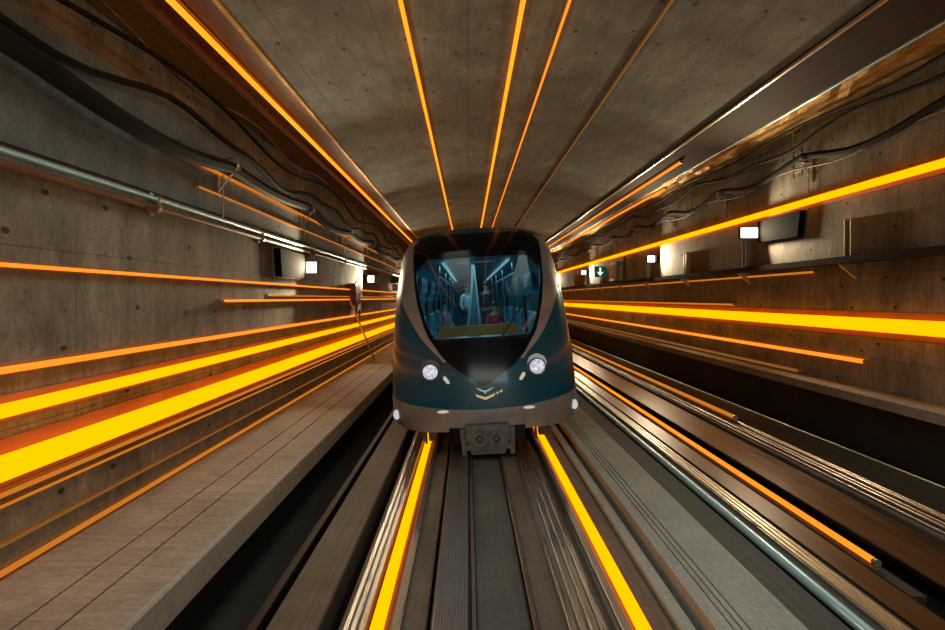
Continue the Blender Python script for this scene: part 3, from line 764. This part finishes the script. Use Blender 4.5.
# ---- saloon
def lin(name, mb, mat, par=None, smooth=False): return mb.build(name, M[mat], par or TR, smooth)
SF, ST, SW = 1.02, 2.98, 1.10
li = MB(); prof = [(-SW-.06, SF), (-SW-.06, 2.2), (-SW+.03, 2.62), (-.78, 2.92), (-.45, ST), (.45, ST), (.78, 2.92), (SW-.03, 2.62), (SW+.06, 2.2), (SW+.06, SF)]
li.prism(prof, 1.15, 15.5, False); lin('saloon_lining', li, 'lining', None, True)
lin('saloon_floor', MB().box(-SW-.05, SW+.05, .6, 15.5, SF-.05, SF), 'sfloor')
lin('end_partition', MB().box(-SW-.05, SW+.05, 15.5, 15.6, SF, ST), 'lining')
lin('end_door', MB().cbox(-.42, .42, 15.44, 15.49, SF, 2.75, .01), 'liningdk')
for s_ in (-1, 1):
    lin('saloon_light', MB().cbox(s_*.56-.03, s_*.56+.03, 2.2, 15, 2.905, 2.93, .006), 'sal')
    lin('handrail', MB().tube([(s_*.62, 1.9, 2.66), (s_*.62, 14.5, 2.66)], .017, 8), 'chrome', None, True)
    for k in range(4):
        y = 2.6+3.3*k
        fr = MB(); fr.cbox(s_*.985-.015, s_*.985+.015, y, y+1.5, 2.42, 2.70, .005); p_ = lin('advert_panel', fr, 'seatm')
        for z_ in range(3):
            lin('advert_text', MB().box(s_*.968-.004 if s_ > 0 else s_*.968-.004, s_*.968+.004, y+.2+.4*z_, y+.42+.4*z_, 2.50, 2.62), 'pinkc', p_)
        lin('side_window', MB().cbox(s_*1.10-.01, s_*1.10+.01, y, y+1.9, 1.75, 2.28, .006), 'liningdk')
        sb = MB(); x0, x1 = sorted((s_*.66, s_*1.10)); sb.cbox(x0, x1, y+.1, y+1.9, SF+.36, SF+.45, .03)
        q0, q1 = sorted((s_*1.04, s_*1.12)); sb.cbox(q0, q1, y+.1, y+1.9, SF+.45, SF+.92, .03)
        lin('seat_bench', sb, 'seatm')
        lin('grab_pole', MB().tube([(s_*.64, y-.2, SF), (s_*.64, y-.2, 2.88)], .017, 8), 'chrome', None, True)
# branching centre pole seen as the bright wedge
pl = MB(); pl.tube([(-.30, 2.5, SF), (-.20, 2.5, 1.7), (-.07, 2.5, 2.6), (-.05, 2.5, ST)], .024, 8); pl.tube([(.12, 2.5, SF), (.03, 2.5, 1.7), (-.02, 2.5, 2.6), (-.045, 2.5, ST)], .020, 8)
lin('centre_pole', pl, 'white', None, True)
gp = MB(); gp.prism([(-.27, 1.2), (-.08, 2.5), (-.03, 2.5), (.09, 1.2)], 2.51, 2.525); lin('centre_screen', gp, 'lining')
lin('ceiling_grille', MB().cbox(-.34, .34, 3.2, 5.0, ST-.03, ST-.005, .01), 'silver')
# driver desk with ochre front edge
dk = MB(); dk.prism([(-.95, SF), (-.95, 1.66), (.95, 1.66), (.95, SF)], .62, 1.1); d_ = lin('driver_desk', dk, 'black')
lin('desk_edge', MB().cbox(-.62, .56, .56, .64, 1.69, 1.85, .01), 'yellow', d_)
dl = bpy.data.lights.new('saloon_glow', 'AREA'); dl.shape = 'RECTANGLE'; dl.size = .9; dl.size_y = 11.5; dl.energy = 52; dl.color = (.45, .85, 1.0)
do = bpy.data.objects.new('saloon_glow', dl); COL.objects.link(do); do.parent = TR; do.location = (0, 7.0, 2.88)

# ------------------------------------------------------------------ passengers
def skinned(name, verts, edges, radii, mat, parent, sub=1):
    me = bpy.data.meshes.new(name); me.from_pydata([tuple(v) for v in verts], edges, []); me.update()
    o = bpy.data.objects.new(name, me); COL.objects.link(o); o.parent = parent
    sk = o.modifiers.new('skin', 'SKIN'); sk.use_smooth_shade = True
    for i, r in enumerate(radii):
        d = me.skin_vertices[0].data[i]; d.radius = (r, r) if not isinstance(r, tuple) else r
        d.use_root = (i == 0)
    ss = o.modifiers.new('sub', 'SUBSURF'); ss.levels = sub; ss.render_levels = sub
    dg = bpy.context.evaluated_depsgraph_get()
    m2 = bpy.data.meshes.new_from_object(o.evaluated_get(dg)); o.modifiers.clear(); o.data = m2
    m2.materials.clear(); m2.materials.append(mat)
    for p in m2.polygons: p.use_smooth = True; p.material_index = 0
    return o
def person(loc, label, top, legs, seated=True, turn=0.0):
    """pelvis at the origin; faces -Y"""
    root = empty('person', loc, label, 'person', 'passengers in the saloon'); root['local'] = 1
    root.rotation_euler = (0, 0, turn)
    V = [(0, 0, 0), (0, .01, .16), (0, .02, .34), (0, .02, .48), (0, .01, .56), (0, -.005, .66), (0, -.01, .76)]
    E = [(0, 1), (1, 2), (2, 3), (3, 4), (4, 5), (5, 6)]
    RR = [.13, .125, .14, .075, .05, .085, .075]
    TV = [list(V[i]) for i in range(4)]; TE = E[:3]; TRd = [.15, .145, .16, .085]
    LV = [(0, 0, 0)]; LE = []; LRd = [.15]
    for s_ in (-1, 1):
        sh, el, wr = (s_*.19, .02, .44), (s_*.24, -.02, .18), (s_*.15, -.24 if seated else -.04, .10 if seated else -.08)
        k = len(V); V += [sh, el, wr]; E += [(3, k), (k, k+1), (k+1, k+2)]; RR += [.062, .045, .03]
        d = (Vector(wr)-Vector(el)).normalized()
        palm = Vector(wr)+d*.07; V.append(tuple(palm)); E.append((k+2, k+3)); RR.append((.035, .018))
        for f, (o_, ln) in enumerate(((-.028, .07), (-.01, .08), (.010, .075), (.028, .06))):
            a = palm+Vector((o_, 0, 0))+d*.03; c_ = a+d*ln*.5+Vector((0, 0, -.012)); z_ = c_+d*ln*.4+Vector((0, 0, -.025))
            q = len(V); V += [tuple(a), tuple(c_), tuple(z_)]; E += [(k+3, q), (q, q+1), (q+1, q+2)]; RR += [.010, .009, .008]
        q = len(V); a = Vector(wr)+d*.03+Vector((-s_*.035, 0, 0)); V += [tuple(a), tuple(a+d*.04+Vector((-s_*.02, 0, 0)))]; E += [(k+2, q), (q, q+1)]; RR += [.012, .009]
        k = len(TV); TV += [sh, el, tuple(Vector(el)+(Vector(wr)-Vector(el))*.85)]; TE += [(3, k), (k, k+1), (k+1, k+2)]; TRd += [.078, .062, .045]
        if seated: hp, kn, an, to = (s_*.09, -.02, -.02), (s_*.11, -.42, .02), (s_*.11, -.40, -.40), (s_*.12, -.56, -.44)
        else: hp, kn, an, to = (s_*.09, 0, -.06), (s_*.10, -.01, -.46), (s_*.10, .02, -.85), (s_*.11, -.13, -.90)
        k = len(V); V += [hp, kn, an, to]; E += [(0, k), (k, k+1), (k+1, k+2), (k+2, k+3)]; RR += [.09, .065, .04, .035]
        k = len(LV); LV += [hp, kn, tuple(Vector(an)+Vector((0, 0, .05)))]; LE += [(0, k), (k, k+1), (k+1, k+2)]; LRd += [.105, .08, .058]
    skinned('body', V, E, RR, M['skin'], root)
    skinned('shirt', TV, TE, TRd, M[top], root)
    skinned('trousers', LV, LE, LRd, M[legs], root)
    h = MB(); h.ball((0, .022, .755), .098, .105, .10, 16, 10); h.build('hair', M['hair'], root, True)
    f = MB()
    for s_ in (-1, 1): f.ball((s_*.033, -.085, .705), .011, .006, .008, 8, 6)
    f.build('eyes', M['eye'], root)
    f = MB(); f.prism_ax([(-.012, -.085), (.012, -.085), (0, -.112)], .655, .69, 'Z'); f.build('nose', M['skin'], root)
    f = MB(); f.box(-.024, .024, -.088, -.078, .632, .640); f.build('mouth', M['redbox'], root)
    for s_ in (-1, 1):
        f = MB(); f.ball((s_*.088, .0, .695), .012, .02, .028, 8, 6); f.build('ear', M['skin'], root)
    return root
# the saloon is tilted with the train: convert saloon coordinates to the place's own
TM = Matrix.Translation((.305, NY, 0)) @ Matrix.Rotation(R(-3.2), 4, 'Y')
def inside(u, y, v): return TM @ Vector((u, y, v))
def rider(u, y, v, label, top, legs, seated=True, turn=0):
    p = person(inside(u, y, v), label, top, legs, seated, turn); p.rotation_euler = (0, R(-3.2), turn); return p
rider(.52, 7.4, SF+.34, 'person in a red top with dark hair sitting behind the windscreen, facing forward', 'redc', 'navy')
rider(-.80, 6.6, SF+.46, 'person in a pink top on the side bench of the saloon', 'pinkc', 'darkc', True, R(60))
rider(-.20, 11.5, SF+.92, 'person in a white top standing in the saloon aisle', 'whitec', 'navy', False, R(20))
rider(.36, 8.8, SF+.92, 'person in dark clothes standing far back in the saloon', 'darkc', 'darkc', False, R(-15))
